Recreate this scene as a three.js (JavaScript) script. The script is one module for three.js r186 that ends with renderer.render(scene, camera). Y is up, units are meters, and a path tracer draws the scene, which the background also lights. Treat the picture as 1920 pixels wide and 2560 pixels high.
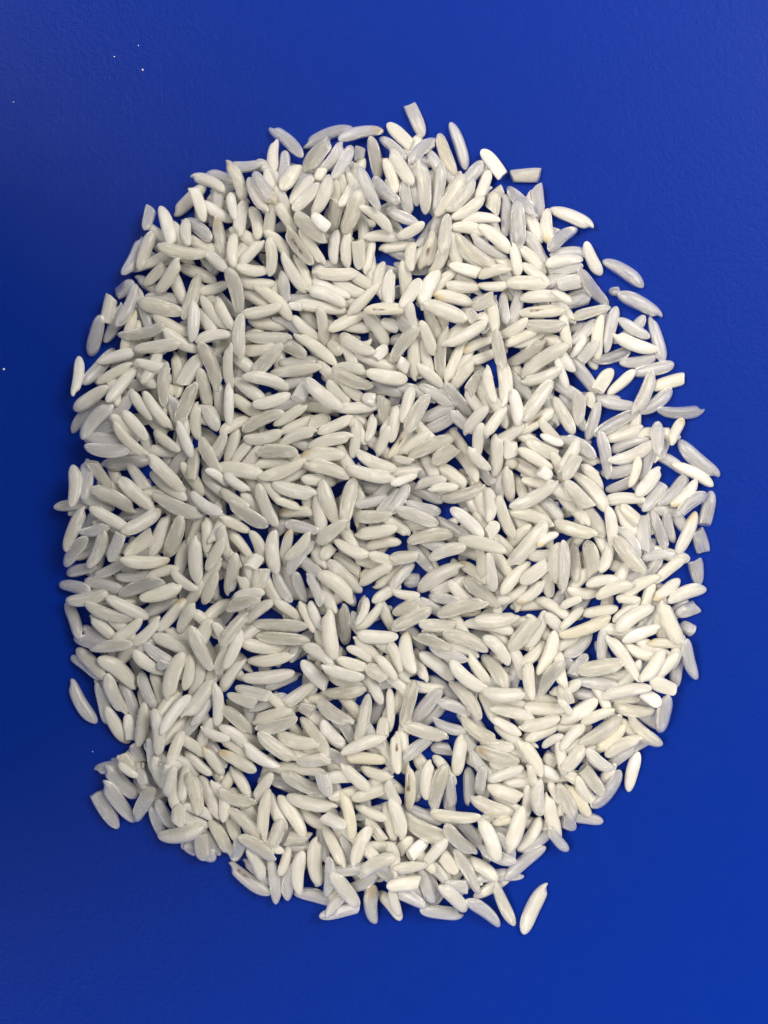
import * as THREE from 'three';
import { mergeGeometries, toCreasedNormals } from 'three/addons/utils/BufferGeometryUtils.js';
import { RectAreaLightUniformsLib } from 'three/addons/lights/RectAreaLightUniformsLib.js';
import { RoundedBoxGeometry } from 'three/addons/geometries/RoundedBoxGeometry.js';

// ---------- camera, light, exposure ----------
const PX = 0.0585e-3;                       // metres on the mat per photograph pixel (a grain is about 7 mm)
const FOV = 36, H = (1280 * PX) / Math.tan((FOV / 2) * Math.PI / 180);
const scene = new THREE.Scene();
scene.background = new THREE.Color().setRGB(0.25, 0.25, 0.252);   // the dim room around the table
const camera = new THREE.PerspectiveCamera(FOV, 768 / 1024, 0.005, 20);
camera.position.set(0, H, 0);
camera.up.set(0, 0, -1);
camera.lookAt(0, 0, 0);
scene.add(camera);
const renderer = new THREE.WebGLRenderer({ antialias: true });
renderer.setSize(768, 1024);
renderer.toneMapping = THREE.LinearToneMapping;
renderer.toneMappingExposure = 1.75;
renderer.shadowMap.enabled = true;
RectAreaLightUniformsLib.init();
const lampWhite = new THREE.MeshStandardMaterial({ color: 0xffffff, emissive: 0xfff8ec, emissiveIntensity: 0.9, roughness: 0.6 });
const lampFrame = new THREE.MeshStandardMaterial({ color: 0xd8d8d8, roughness: 0.5, metalness: 0.2 });
function ceilingLamp(name, label, x, y, z, w, d, power, color = 0xfff5e8) {
  const g = new THREE.Group(); g.name = name; g.position.set(x, y, z);
  g.userData = { label, category: 'ceiling lamp' };
  g.lookAt(0, 0, 0);                                       // the lit face looks at the table
  const shade = new THREE.Mesh(new THREE.BoxGeometry(w + 0.05, d + 0.05, 0.04), lampFrame); shade.name = 'frame'; shade.position.z = -0.03; g.add(shade);
  const face = new THREE.Mesh(new THREE.BoxGeometry(w, d, 0.01), lampWhite); face.name = 'diffuser'; face.position.z = -0.004; g.add(face);
  for (const m of [shade, face]) { m.castShadow = m.receiveShadow = true; }
  const l = new THREE.RectAreaLight(color, power, w, d); l.name = 'lamp_light'; l.position.z = 0.004; l.rotation.y = Math.PI; g.add(l);
  scene.add(g); return g;
}
ceilingLamp('ceiling_lamp', 'white rectangular ceiling lamp above the jar side of the table', -0.82, 1.6, -0.12, 0.7, 0.7, 18.5);
ceilingLamp('ceiling_lamp_001', 'white wide ceiling lamp above the table side away from the jar', 1.0, 1.75, -0.75, 0.9, 0.9, 6.6, 0xfff6ea);

// ---------- helpers ----------
let seed = 20240611;
const rnd = () => { seed = (seed + 0x6D2B79F5) | 0; let t = Math.imul(seed ^ (seed >>> 15), 1 | seed); t = (t + Math.imul(t ^ (t >>> 7), 61 | t)) ^ t; return ((t ^ (t >>> 14)) >>> 0) / 4294967296; };
const rr = (a, b) => a + (b - a) * rnd();
const smooth = (a, b, x) => { const t = Math.min(1, Math.max(0, (x - a) / (b - a))); return t * t * (3 - 2 * t); };
// tileable value noise
function noiseGrid(nx, ny) { const g = new Float32Array(nx * ny); for (let i = 0; i < g.length; i++) g[i] = rnd(); return (u, v) => {
  const x = u * nx, y = v * ny, x0 = Math.floor(x), y0 = Math.floor(y); let fx = x - x0, fy = y - y0; fx = fx * fx * (3 - 2 * fx); fy = fy * fy * (3 - 2 * fy);
  const q = (i, j) => g[(((j % ny) + ny) % ny) * nx + (((i % nx) + nx) % nx)];
  return (q(x0, y0) * (1 - fx) + q(x0 + 1, y0) * fx) * (1 - fy) + (q(x0, y0 + 1) * (1 - fx) + q(x0 + 1, y0 + 1) * fx) * fy; }; }
function tex(w, h, fn, srgb) { const d = new Uint8Array(w * h * 4); for (let j = 0; j < h; j++) for (let i = 0; i < w; i++) { const c = fn(i / w, j / h), k = (j * w + i) * 4; for (let n = 0; n < 3; n++) d[k + n] = Math.max(0, Math.min(255, Math.round(255 * (Array.isArray(c) ? c[n] : c)))); d[k + 3] = 255; }
  const t = new THREE.DataTexture(d, w, h); t.wrapS = t.wrapT = THREE.RepeatWrapping; t.magFilter = THREE.LinearFilter; t.minFilter = THREE.LinearFilter; if (srgb) t.colorSpace = THREE.SRGBColorSpace; t.needsUpdate = true; return t; }

// ---------- the blue mat ----------
{
  const n1 = noiseGrid(64, 64), n2 = noiseGrid(128, 128), n3 = noiseGrid(256, 256), n4 = noiseGrid(23, 23);
  const ridge = (v) => 1 - Math.abs(2 * v - 1);
  // pebbled, leather-like embossing, about 1 mm from wrinkle to wrinkle (one tile = 48 mm)
  const bump = tex(1024, 1024, (u, v) => { const w = 0.012 * (n1(u, v) - 0.5), a = ridge(n1(u + w, v)), b = ridge(n2(u, v + w)), c = n3(u, v); return 0.42 * a + 0.36 * b + 0.16 * c + 0.06 * n4(u, v); });
  const rough = tex(512, 512, (u, v) => 0.84 + 0.10 * n4(u, v) + 0.06 * n3(u, v));
  for (const t of [bump, rough]) t.repeat.set(1.6 / 0.048, 1.6 / 0.048);
  const m = new THREE.MeshPhysicalMaterial({ color: new THREE.Color().setRGB(0.0, 0.018, 0.215), roughness: 0.4, roughnessMap: rough, bumpMap: bump, bumpScale: 0.000028, specularIntensity: 0.15 });
  const mat = new THREE.Mesh(new RoundedBoxGeometry(1.6, 0.012, 1.6, 3, 0.004), m);
  // uv in metres over the top
  const p = mat.geometry.attributes.position, uv = mat.geometry.attributes.uv; for (let i = 0; i < p.count; i++) uv.setXY(i, p.getX(i) / 1.6 + 0.5, p.getZ(i) / 1.6 + 0.5);
  mat.position.y = -0.006; mat.name = 'tabletop'; mat.userData = { kind: 'structure', label: 'blue finely pebbled plastic table surface under the rice', category: 'tabletop' };
  mat.receiveShadow = true; mat.castShadow = true; scene.add(mat);
}

// ---------- rice: places read from the photograph ----------
// T(x, y, list): a 420 pixel square of the photograph with its corner at x, y; each grain is
// [x1, y1, x2, y2, layer, looks, width] in units of 2.53 pixels: ends of its long axis, 1 bottom to 3 top.
// looks: t clear, o chalky white, y yellow tip at the first end, Y yellowish all over, s brown streak, b broken at the second end, B at both
const grains = [];
let tileNo = 0;
function T(x0, y0, list) { tileNo++; const k = 420 / 165.9; for (const [a, b, c, d, layer, looks = '', w = 12.5] of list) {
  grains.push({ x1: x0 + a * k, y1: y0 + b * k, x2: x0 + c * k, y2: y0 + d * k, layer, looks, w: w * k, tile: tileNo }); } }
T(140,240,[[89,135,93,107,3,'bt',13],[85,137,69,178,2,'t',14],[95,134,82,170,3],[104,109,115,150,3,'',16],[100,134,112,141,1],[101,150,147,156,3,'',15],[127,119,131,149,3],[123,119,155,143,2,'t'],[116,117,147,90,2],[147,124,135,90,3,'b',11],[133,77,167,93,3],[150,76,174,84,2,'t'],[160,95,155,122,1,'t'],[146,107,172,122,2],[158,119,166,160,3,'y'],[147,152,168,172,2],[84,168,112,156,2],[138,144,156,151,1],[118,134,124,148,1]]);
T(560,240,[[44,27,79,62,3,'t'],[50,40,49,76,3,'',14],[60,55,58,85,1,'t'],[79,49,124,31,2,'t',13],[158,30,113,44,3,'ty'],[77,73,106,45,3,'b',16],[118,47,96,74,2,'t'],[127,46,108,84,3,'t'],[134,50,133,65,1,'Bt',12],[145,41,153,80,3],[4,64,20,101,3,'y'],[2,68,40,69,2,'t',12],[22,78,43,117,2],[51,109,29,74,3,'y',14],[57,96,71,66,3,'b',15],[87,77,66,108,2,'',15],[92,85,98,71,2,'b',11],[95,84,69,115,3],[105,79,90,116,3,'',15],[40,70,47,80,1],[44,80,53,100,1],[52,107,70,134,2,'',13],[5,93,12,124,3,'o',14],[19,100,15,140,2],[35,141,26,105,3,'',16],[55,98,61,118,1],[48,112,44,133,1],[70,118,101,144,3,'',14],[86,117,103,130,3,'ob',13],[106,135,112,102,2,'b',14],[119,136,137,93,3,'b',17],[61,130,86,165,3,'s',13],[74,133,99,166,2],[111,133,108,165,3,'o',12],[122,136,121,167,2],[134,172,132,143,3,'b',13],[146,147,141,170,2,'',10],[136,122,137,150,1],[137,140,172,139,3],[134,109,167,132,3],[121,77,141,108,1],[133,71,152,110,3,'t'],[146,78,172,108,3,'t'],[160,60,170,96,2],[116,88,118,103,1],[128,87,118,105,2],[41,133,64,157,2,'',14],[46,141,46,176,3,'',14],[39,143,15,167,2],[9,136,9,168,3,'',12],[27,144,15,157,1],[0,133,0,162,2],[17,137,28,144,1],[57,156,74,177,2],[68,150,80,167,1],[160,162,150,182,2,'b'],[156,104,176,125,1,'t'],[109,90,111,108,1]]);
T(980,240,[[31,41,17,8,3,'b',14],[-5,25,20,52,3,'b',14],[-12,38,14,64,2,'t',11],[15,68,44,40,3,'t'],[46,37,61,77,3,'Y'],[59,27,73,70,3,'t'],[89,52,109,80,3,'ob',14],[117,79,147,78,3,'B',14],[-2,50,20,89,3,'',14],[0,76,5,100,1],[12,87,17,114,2,'t'],[24,70,24,105,1,'t'],[34,115,28,65,3,'b',15],[37,57,58,82,1,'t'],[49,67,43,114,2,'t',13],[72,78,45,118,2,'',14],[85,70,70,88,1,'t'],[82,83,57,114,3],[97,72,84,104,2,'',14],[91,100,61,121,3],[64,122,105,121,2],[93,107,110,91,1,'b'],[102,94,98,116,3,'b',16],[113,97,112,138,1,'t'],[114,88,142,120,2,'tb',15],[124,103,124,149,3,'t',16],[145,123,142,88,1,'tb',14],[133,120,142,134,1],[155,147,153,112,3,'y',13],[131,135,150,163,1,'t'],[152,154,183,128,3,'t'],[55,116,50,156,3,'',13],[59,129,90,134,2],[86,128,117,152,3,'',13],[64,140,99,167,3,'',13],[77,140,112,160,2,'t',11],[58,140,65,165,1],[119,146,125,176,3,'',15],[128,152,146,170,1],[102,158,118,172,1],[5,139,32,127,3,'',13],[-5,112,24,126,2,'t'],[42,125,30,142,1,'t'],[42,134,30,170,2,'s',13],[20,142,18,174,3,'',13],[-6,150,14,148,2],[0,125,10,136,1],[51,150,42,170,1],[73,155,88,167,1],[48,118,42,135,1,'t']]);
T(1400,240,[[-9,110,31,129,3,'b',13],[23,145,41,176,3,'o',12],[-4,156,22,155,1,'t'],[-14,166,21,160,3],[44,162,81,186,3,'t',15]]);
T(140,660,[[79,18,58,30,2,'tb',13],[62,62,79,22,3,'t',13],[48,58,55,31,2,'B',14],[32,91,46,52,2,'t',15],[49,77,65,41,1,'t',13],[78,47,66,88,1,'y',11],[61,71,107,63,3,'',13],[82,37,124,48,3,'',16],[90,33,126,35,1,'t'],[83,35,92,62,1,'t'],[96,51,134,70,2,'',13],[104,66,141,86,2],[77,84,122,79,3,'',14],[140,9,128,54,3,'',13],[85,21,110,2,2,'b'],[98,29,124,-4,3,'',13],[122,2,157,17,1,'',14],[117,15,124,31,1],[141,28,165,21,2,'',14],[137,38,134,75,3,'o',16],[143,33,168,63,2,'',13],[160,32,172,56,2],[145,52,155,68,1],[138,75,172,69,2,'',13],[144,78,161,123,3,'',14],[22,89,20,131,3,'o',12],[57,82,29,120,1,'t'],[40,97,77,87,3,'o'],[41,117,74,99,3,'',11],[78,100,52,137,2,'',13],[73,121,102,113,1,'t',14],[82,97,108,103,2],[109,97,105,139,3],[84,106,90,113,1],[145,88,124,120,2,'b',16],[117,86,122,131,1],[143,103,150,143,2,'',13],[137,117,121,156,3,'',14],[114,127,119,164,2,'t'],[87,126,113,164,3,'',13],[77,129,91,151,2,'',11],[67,145,89,174,3,'',14],[49,151,76,176,3],[75,128,56,152,1,'t'],[15,144,53,122,3,'',15],[22,171,56,139,3,'',14],[19,160,34,144,1,'t'],[54,118,58,128,1],[38,165,54,160,1,'t'],[139,137,139,172,2,'',13],[160,165,147,138,2,'b',14],[160,118,162,152,1],[127,157,124,176,2],[93,156,116,173,2,'',14],[64,156,76,164,1],[91,149,99,158,1],[110,130,104,145,1],[100,90,90,112,1]]);
T(560,660,[[12,5,44,6,2],[57,-10,80,27,3,'',13],[73,-2,83,19,1],[88,9,130,10,3,'',13],[88,17,122,34,2,'o',13],[82,24,119,39,3,'',14],[123,50,152,21,3],[108,15,138,31,1,'',13],[128,10,148,22,1],[65,35,89,35,1,'t'],[70,39,119,46,2,'',13],[32,21,66,52,3,'',14],[58,10,61,38,2,'t',13],[13,16,46,20,1,'',13],[17,26,42,42,1],[6,4,15,49,3,'',14],[-8,34,9,64,3,'',14],[18,50,55,43,3],[63,41,77,42,3,'ob',10],[16,50,15,93,3,'b',15],[30,57,57,60,1,'',15],[56,56,74,66,1,'t'],[67,53,95,75,2,'',15],[95,42,99,82,3],[70,68,110,98,3],[104,66,138,47,2],[120,60,136,62,1],[22,72,65,73,2],[20,85,46,84,1,'y'],[58,79,28,109,3,'',15],[82,92,62,80,2,'b',15],[6,78,5,123,3,'',11],[12,93,30,107,1],[55,98,92,96,1,'t'],[46,108,94,102,3,'',13],[93,97,112,118,2,'',15],[19,110,63,121,3,'',13],[116,91,104,77,2,'b'],[113,69,148,90,3,'',14],[120,82,126,96,1],[139,48,161,79,2,'',14],[162,80,146,95,2,'ob',12],[139,45,182,45,3,'s',13],[154,57,172,62,2,'ob',13],[156,-5,153,36,2,'',13],[165,3,162,42,2],[130,89,170,104,1],[106,102,141,106,1],[107,106,145,121,3,'',13],[139,108,181,114,3,'',14],[145,122,167,126,1,'t'],[81,115,114,142,3,'',16],[104,119,122,136,2,'',13],[117,118,136,133,2],[136,131,150,135,3,'ob',14],[109,143,152,140,2],[82,117,72,136,2,'tB',14],[12,115,38,134,1,'',14],[29,140,64,130,3,'',14],[12,134,31,147,1],[18,163,57,146,3,'',13],[5,118,5,158,3,'o',11],[-2,166,22,153,2,'',13],[79,141,101,144,1],[49,159,81,140,2,'',11],[106,151,81,159,2,'b',15],[62,164,86,155,1],[93,167,126,152,3,'',13],[124,152,138,174,2],[148,147,142,176,3,'',14],[158,158,158,130,2,'b',13],[158,166,172,148,2],[32,167,60,162,2],[128,150,142,162,1],[58,120,78,113,1,'t'],[55,142,72,136,1,'t']]);
T(980,660,[[56,1,87,9,3,'b',13],[3,0,2,38,2],[12,8,14,25,1],[29,13,9,44,3],[45,5,28,44,3,'',14],[60,8,42,26,2],[56,22,83,23,2,'',13],[86,10,115,5,2,'',13],[85,21,114,22,3,'y',11],[114,18,152,20,3,'',14],[38,31,80,37,2,'y',13],[31,39,72,54,3,'',15],[80,44,101,33,3,'b',15],[74,44,84,59,2,'b',12],[99,40,101,63,2],[110,27,112,59,3,'t',13],[127,32,170,33,3,'',13],[126,48,169,46,3,'s',13],[131,60,170,61,3,'',13],[104,72,134,56,3],[50,81,92,59,3],[71,86,99,74,3,'y',12],[78,97,102,87,2],[101,64,110,103,3,'',13],[112,80,142,66,2],[113,100,150,77,2,'b',14],[127,110,172,80,3,'',14],[128,117,166,105,3],[130,98,170,92,1],[16,38,24,66,3,'',14],[5,54,17,65,2,'Bt',14],[28,56,42,89,3,'',12],[36,50,45,75,1],[-2,96,25,63,3,'',14],[21,70,23,113,2,'',12],[5,95,17,105,3,'Bo',12],[52,62,48,112,2,'',12],[28,75,38,105,1],[70,77,54,116,2,'',11],[25,100,50,120,2],[-3,115,21,117,2,'',13],[80,97,60,122,2],[89,103,74,130,3,'b',13],[74,125,88,146,2,'',13],[93,98,100,138,3,'',11],[110,92,110,142,2,'',15],[119,124,126,158,3,'o'],[158,115,130,153,3,'b',14],[28,120,59,138,2,'t'],[51,117,80,150,2,'t',13],[20,120,10,156,3,'',14],[36,128,14,166,3,'',14],[62,138,30,153,1,'t'],[65,148,34,164,1,'t'],[52,149,68,172,3,'',12],[94,140,72,168,2],[112,141,93,168,3,'',14],[84,160,92,172,2,'ob'],[4,146,0,170,2],[125,166,158,145,2,'s',16],[150,160,162,172,2],[115,145,117,170,1],[150,130,160,152,1,'t'],[133,3,150,17,2],[117,2,130,10,2,'o'],[152,20,170,8,1,'t'],[118,110,135,132,1,'t'],[85,120,95,140,1],[60,10,84,25,1],[108,8,122,28,1,'t'],[125,33,118,55,1,'t'],[88,47,92,62,1,'b'],[68,62,58,70,1],[73,97,66,108,1],[25,158,38,172,2],[145,68,165,78,1],[100,138,108,150,1],[64,152,78,162,1,'t'],[142,70,130,75,1],[18,125,30,130,1,'t']]);
T(1400,660,[[48,27,59,27,2,'bt',11],[58,29,99,50,3,'tb',15],[17,7,47,39,3,'t',13],[-4,22,20,16,2,'tb',15],[0,42,33,30,1,'tb',13],[10,54,49,42,3,'',12],[55,43,45,85,2,'t',12],[40,51,36,92,2,'',12],[35,56,10,80,1,'t'],[58,55,87,72,2,'t',12],[95,86,54,71,3,'b',14],[90,52,101,95,2,'t',13],[32,97,73,83,1,'tb',13],[25,72,11,92,3,'o',11],[38,76,20,95,2,'tb',13],[72,108,110,100,2,'t',13],[95,92,64,98,1,'t',12],[93,106,73,148,3,'b',14],[87,123,122,113,2,'b',13],[111,124,80,147,2,'t',14],[37,133,72,141,2,'t',14],[95,146,142,145,3,'t',14],[9,94,36,126,2,'t',13],[53,101,35,128,3,'b',14],[73,106,49,127,2,'',11],[18,161,19,125,3,'b',14],[-6,117,16,130,1,'t',14],[30,126,28,142,1,'b'],[38,137,28,172,2,'t',16],[-6,132,13,166,3,'',15],[76,145,36,168,2,'t',13],[52,167,82,161,3,'t'],[92,148,100,178,2,'t'],[122,152,108,178,3,'y',11],[0,44,7,50,2],[3,52,8,78,2,'',16],[0,84,8,98,2,'',16],[-2,30,5,34,3],[0,105,2,110,2,'o',9],[-10,5,20,2,2,'t']]);
T(140,1080,[[27,4,66,8,1,'t',13],[29,16,74,17,2,'t',14],[45,33,91,28,1,'t',16],[57,-8,89,24,3,'',12],[75,-8,97,21,3,'b',16],[97,0,121,18,2],[120,-10,133,23,3,'o',15],[98,18,118,20,1],[130,18,115,38,1,'t',13],[91,23,124,57,3,'',15],[137,17,134,47,2,'b'],[143,6,160,40,3,'',14],[166,5,153,22,2],[9,73,22,72,1],[17,32,18,73,3,'',14],[29,25,30,67,2,'t',16],[54,58,35,27,3,'b',12],[36,54,78,78,3,'b',16],[70,30,90,58,2,'b',14],[62,46,97,77,3,'',15],[55,56,62,60,1],[32,65,45,72,1,'t'],[93,40,128,66,2,'',14],[126,32,143,60,1,'',16],[148,36,170,52,3,'o'],[145,42,170,65,2,'',16],[96,62,142,83,3,'',16],[130,60,164,82,3,'o',13],[28,74,10,115,3,'',14],[27,95,42,79,1,'t'],[36,75,72,95,3,'',12],[66,100,102,78,3,'',14],[23,100,52,93,2,'t',14],[47,91,63,97,1],[70,82,85,80,1,'t'],[111,80,94,122,3,'',14],[126,82,108,124,3,'',15],[134,84,133,100,1],[148,85,150,117,2,'',14],[165,85,155,106,2,'',14],[7,133,33,103,3,'',14],[30,136,51,98,3,'',14],[51,130,66,99,3,'b',13],[68,123,95,100,3,'b',15],[8,140,42,133,2,'t',13],[36,144,66,130,2,'t',13],[112,128,65,127,3,'y',13],[62,144,92,140,2,'t',12],[93,142,116,136,2],[113,137,138,156,3,'',14],[133,104,121,140,1],[138,103,139,148,3,'',14],[166,105,149,136,3,'',14],[160,130,148,150,1],[1,150,36,157,2,'t',14],[30,147,65,155,1,'t'],[62,160,106,148,2,'t',14],[84,165,122,153,3,'',15],[118,172,127,158,2],[160,138,145,170,3,'',15],[166,145,164,166,2],[10,168,50,160,3,'',14],[50,168,78,168,3],[140,155,130,168,1],[85,118,92,122,1,'t'],[60,125,66,130,1],[90,60,102,62,1],[140,88,136,100,1],[146,110,152,118,1]]);
T(560,1080,[[20,8,56,2,3,'',13],[54,12,90,-2,2,'',13],[26,10,10,30,2],[12,2,4,28,1],[31,19,72,20,3,'',14],[82,14,126,4,3,'',13],[77,24,118,22,3,'y',14],[130,-8,128,23,2,'',15],[143,10,144,-6,2,'b',14],[162,-2,152,20,2,'',11],[168,10,157,27,2,'s',13],[131,21,168,38,3,'',14],[122,36,166,46,3,'',13],[-8,34,38,42,2,'',15],[35,46,79,29,3,'',14],[123,44,82,30,3,'b',14],[76,46,110,50,2,'',12],[30,22,22,32,1],[36,32,58,30,1],[70,42,58,48,1],[115,18,125,36,1],[0,42,24,58,3,'o',14],[48,52,90,62,3,'b',14],[33,52,50,92,3,'',13],[20,61,36,85,2,'',13],[50,66,75,75,3,'',15],[53,80,89,79,2,'y',13],[3,67,42,94,3,'',14],[92,56,97,98,2,'',14],[96,48,112,92,3,'',15],[128,46,119,88,3,'',15],[124,46,138,72,2,'b',13],[135,53,156,55,1,'t'],[166,47,152,62,2,'t'],[130,72,160,65,2,'t',13],[170,62,157,76,2,'t',15],[128,84,166,82,3,'',14],[0,60,20,72,2],[-4,84,24,98,2,'',14],[60,90,93,98,2,'t',14],[91,110,122,87,3,'',14],[118,95,124,105,1],[129,102,170,95,3,'',16],[141,113,172,108,2,'',14],[62,88,44,104,1,'tb',14],[66,96,58,132,2,'y',11],[86,100,62,126,3,'',14],[48,98,50,138,3,'',14],[6,98,25,122,2,'',13],[28,96,39,130,2,'',14],[24,136,35,122,2,'B',14],[13,118,3,162,3,'',14],[32,158,38,135,3,'b',16],[24,157,16,142,2,'b',12],[62,139,88,108,2,'t',14],[80,136,94,125,1,'tb',13],[95,126,108,112,2,'b',14],[109,108,143,123,3,'',15],[108,120,135,140,3,'b',14],[142,120,172,130,3,'',16],[103,128,134,157,3,'',15],[134,150,164,132,3,'',14],[95,138,127,166,3,'',15],[50,138,65,166,2,'t',14],[70,138,80,168,2,'t',14],[84,142,95,168,2,'t',14],[42,146,54,168,1],[7,165,40,157,3,'',14],[150,149,137,168,3,'y',13],[170,135,155,160,2,'t',16],[100,155,105,168,1],[152,164,168,155,2],[20,125,24,145,1],[90,112,94,122,1],[118,68,120,85,1],[40,50,48,60,1],[26,48,30,58,1],[0,115,6,122,1],[-2,98,2,118,2],[128,70,130,78,1],[140,128,150,132,1],[80,128,86,133,1,'t'],[28,146,30,152,1],[148,12,158,20,1],[84,66,86,74,1],[70,10,84,18,1,'t'],[72,27,90,36,1]]);
T(980,1080,[[36,0,8,21,3,'',14],[13,0,0,22,2,'s',11],[17,24,58,6,3,'',13],[58,-4,74,22,3,'',12],[87,-4,85,18,2,'',14],[74,15,97,38,3,'',13],[103,2,103,43,3,'',13],[117,8,118,25,3,'oB',14],[124,34,112,25,2,'yb',12],[110,5,122,-2,2,'',13],[124,6,145,-4,2,'',12],[132,9,162,23,2,'b',13],[147,3,168,12,3,'o'],[125,17,157,35,3,'',13],[125,32,140,42,1],[158,45,145,37,3,'ob',13],[40,31,63,14,3,'b',15],[62,14,85,49,2,'',12],[45,32,74,54,2,'b',15],[31,24,42,45,2,'',13],[78,28,100,50,1,'tb'],[0,25,22,29,3],[-2,52,25,42,3,'o',13],[8,34,28,32,1],[0,40,24,38,2],[22,54,52,46,2],[36,56,64,54,3,'',12],[15,52,48,68,1,'t',14],[49,67,91,54,3,'b',14],[0,78,14,56,2,'t',14],[108,45,105,66,1,'t'],[113,33,118,69,3,'',12],[97,54,96,89,3,'',12],[103,63,121,106,3,'',12],[122,45,130,66,2],[130,48,160,52,2,'',12],[118,75,162,51,3,'b',15],[118,78,158,90,2,'',13],[165,85,152,70,2,'t',15],[155,86,170,95,2],[58,74,90,102,3,'o',13],[76,66,92,88,1],[86,62,90,75,1,'y'],[47,92,5,76,3,'',15],[12,70,48,80,2,'t',13],[45,86,76,104,1,'t',14],[10,94,28,92,1],[16,107,58,100,3,'',14],[0,90,8,95,2],[-4,108,16,104,3,'',13],[105,88,92,105,2,'b',13],[65,105,112,117,3,'',14],[120,85,132,95,1],[152,90,117,132,3,'b',16],[132,95,115,112,1],[143,112,163,100,3,'yo',15],[130,122,164,119,2,'',12],[36,125,72,112,3,'',15],[18,112,40,138,1,'t',13],[72,118,84,122,1],[-4,125,25,122,3,'b',14],[20,130,0,152,2,'t',12],[11,148,28,146,1,'tb',14],[25,156,68,131,3,'b',15],[66,128,93,148,2,'y',14],[86,118,88,135,2],[94,118,101,158,3,'',13],[104,124,112,135,2],[136,128,108,158,2,'',14],[127,150,155,128,3,'b',14],[72,145,105,172,3,'',15],[58,150,78,168,2,'',12],[38,158,72,146,1],[0,158,26,162,3,'',13],[8,168,32,163,2],[38,162,66,168,2,'t'],[108,168,128,155,2],[125,170,150,147,3,'y',15],[154,130,156,160,1,'',13],[162,108,163,150,3,'',14],[30,104,46,112,1,'t'],[100,105,118,120,1],[128,2,140,10,1],[160,25,168,42,2],[88,90,95,100,1],[140,70,148,78,1],[35,10,42,18,1],[20,34,34,44,1,'t'],[104,132,110,142,1]]);
T(1400,1080,[[0,40,18,8,3,'',14],[0,4,36,24,2,'t',14],[4,48,17,23,3,'b',13],[18,20,30,26,1],[22,32,42,56,2,'',15],[15,40,46,76,3,'',14],[3,48,32,76,3,'b',14],[40,0,48,44,3,'t',12],[46,8,80,-4,2],[50,18,86,6,2,'t',12],[50,30,92,12,3,'',12],[50,40,68,36,1,'t',13],[97,-12,97,25,3,'t',13],[117,10,154,43,3,'tb',15],[112,31,150,51,3,'',12],[78,25,70,53,3,'',13],[90,18,82,42,1,'t'],[74,64,101,35,3,'',15],[52,56,70,48,2,'t',13],[79,80,104,50,2,'tb',14],[96,74,128,43,2,'t',14],[110,74,136,49,3,'y',11],[113,83,145,60,3,'t',13],[150,58,142,92,2,'tb',15],[135,96,142,119,2,'tB',16],[137,152,133,126,2,'tb',15],[42,68,82,66,2,'',13],[60,72,78,89,2,'b',12],[48,74,52,110,3,'',12],[60,80,72,100,1],[82,82,83,118,1,'tB',14],[90,78,106,117,3,'t',12],[103,75,113,110,2,'t',12],[134,80,117,119,3,'y',12],[45,104,25,77,2,'b',15],[8,70,26,90,2,'',14],[0,60,8,70,2],[-6,90,34,102,3,'',14],[0,78,8,86,1],[3,105,4,160,3,'',11],[14,105,15,148,3,'',12],[28,105,34,144,2,'b',15],[52,108,40,138,2,'',11],[54,104,82,138,3,'',15],[58,92,78,122,2,'t',13],[80,124,112,120,3,'t',12],[92,148,124,124,2,'',12],[94,130,84,145,1,'t'],[48,130,62,138,1],[26,150,58,145,3,'',14],[30,138,16,150,1],[80,140,64,148,1,'t'],[58,166,95,142,3,'',13],[36,162,70,150,3,'',12],[8,156,36,160,2,'',12],[0,165,18,163,2],[90,166,120,146,2,'y',13],[105,166,144,154,3,'',14],[64,135,56,148,2],[88,155,84,168,1],[36,100,44,115,1],[-4,55,4,60,2],[0,110,-2,140,1]]);
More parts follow.
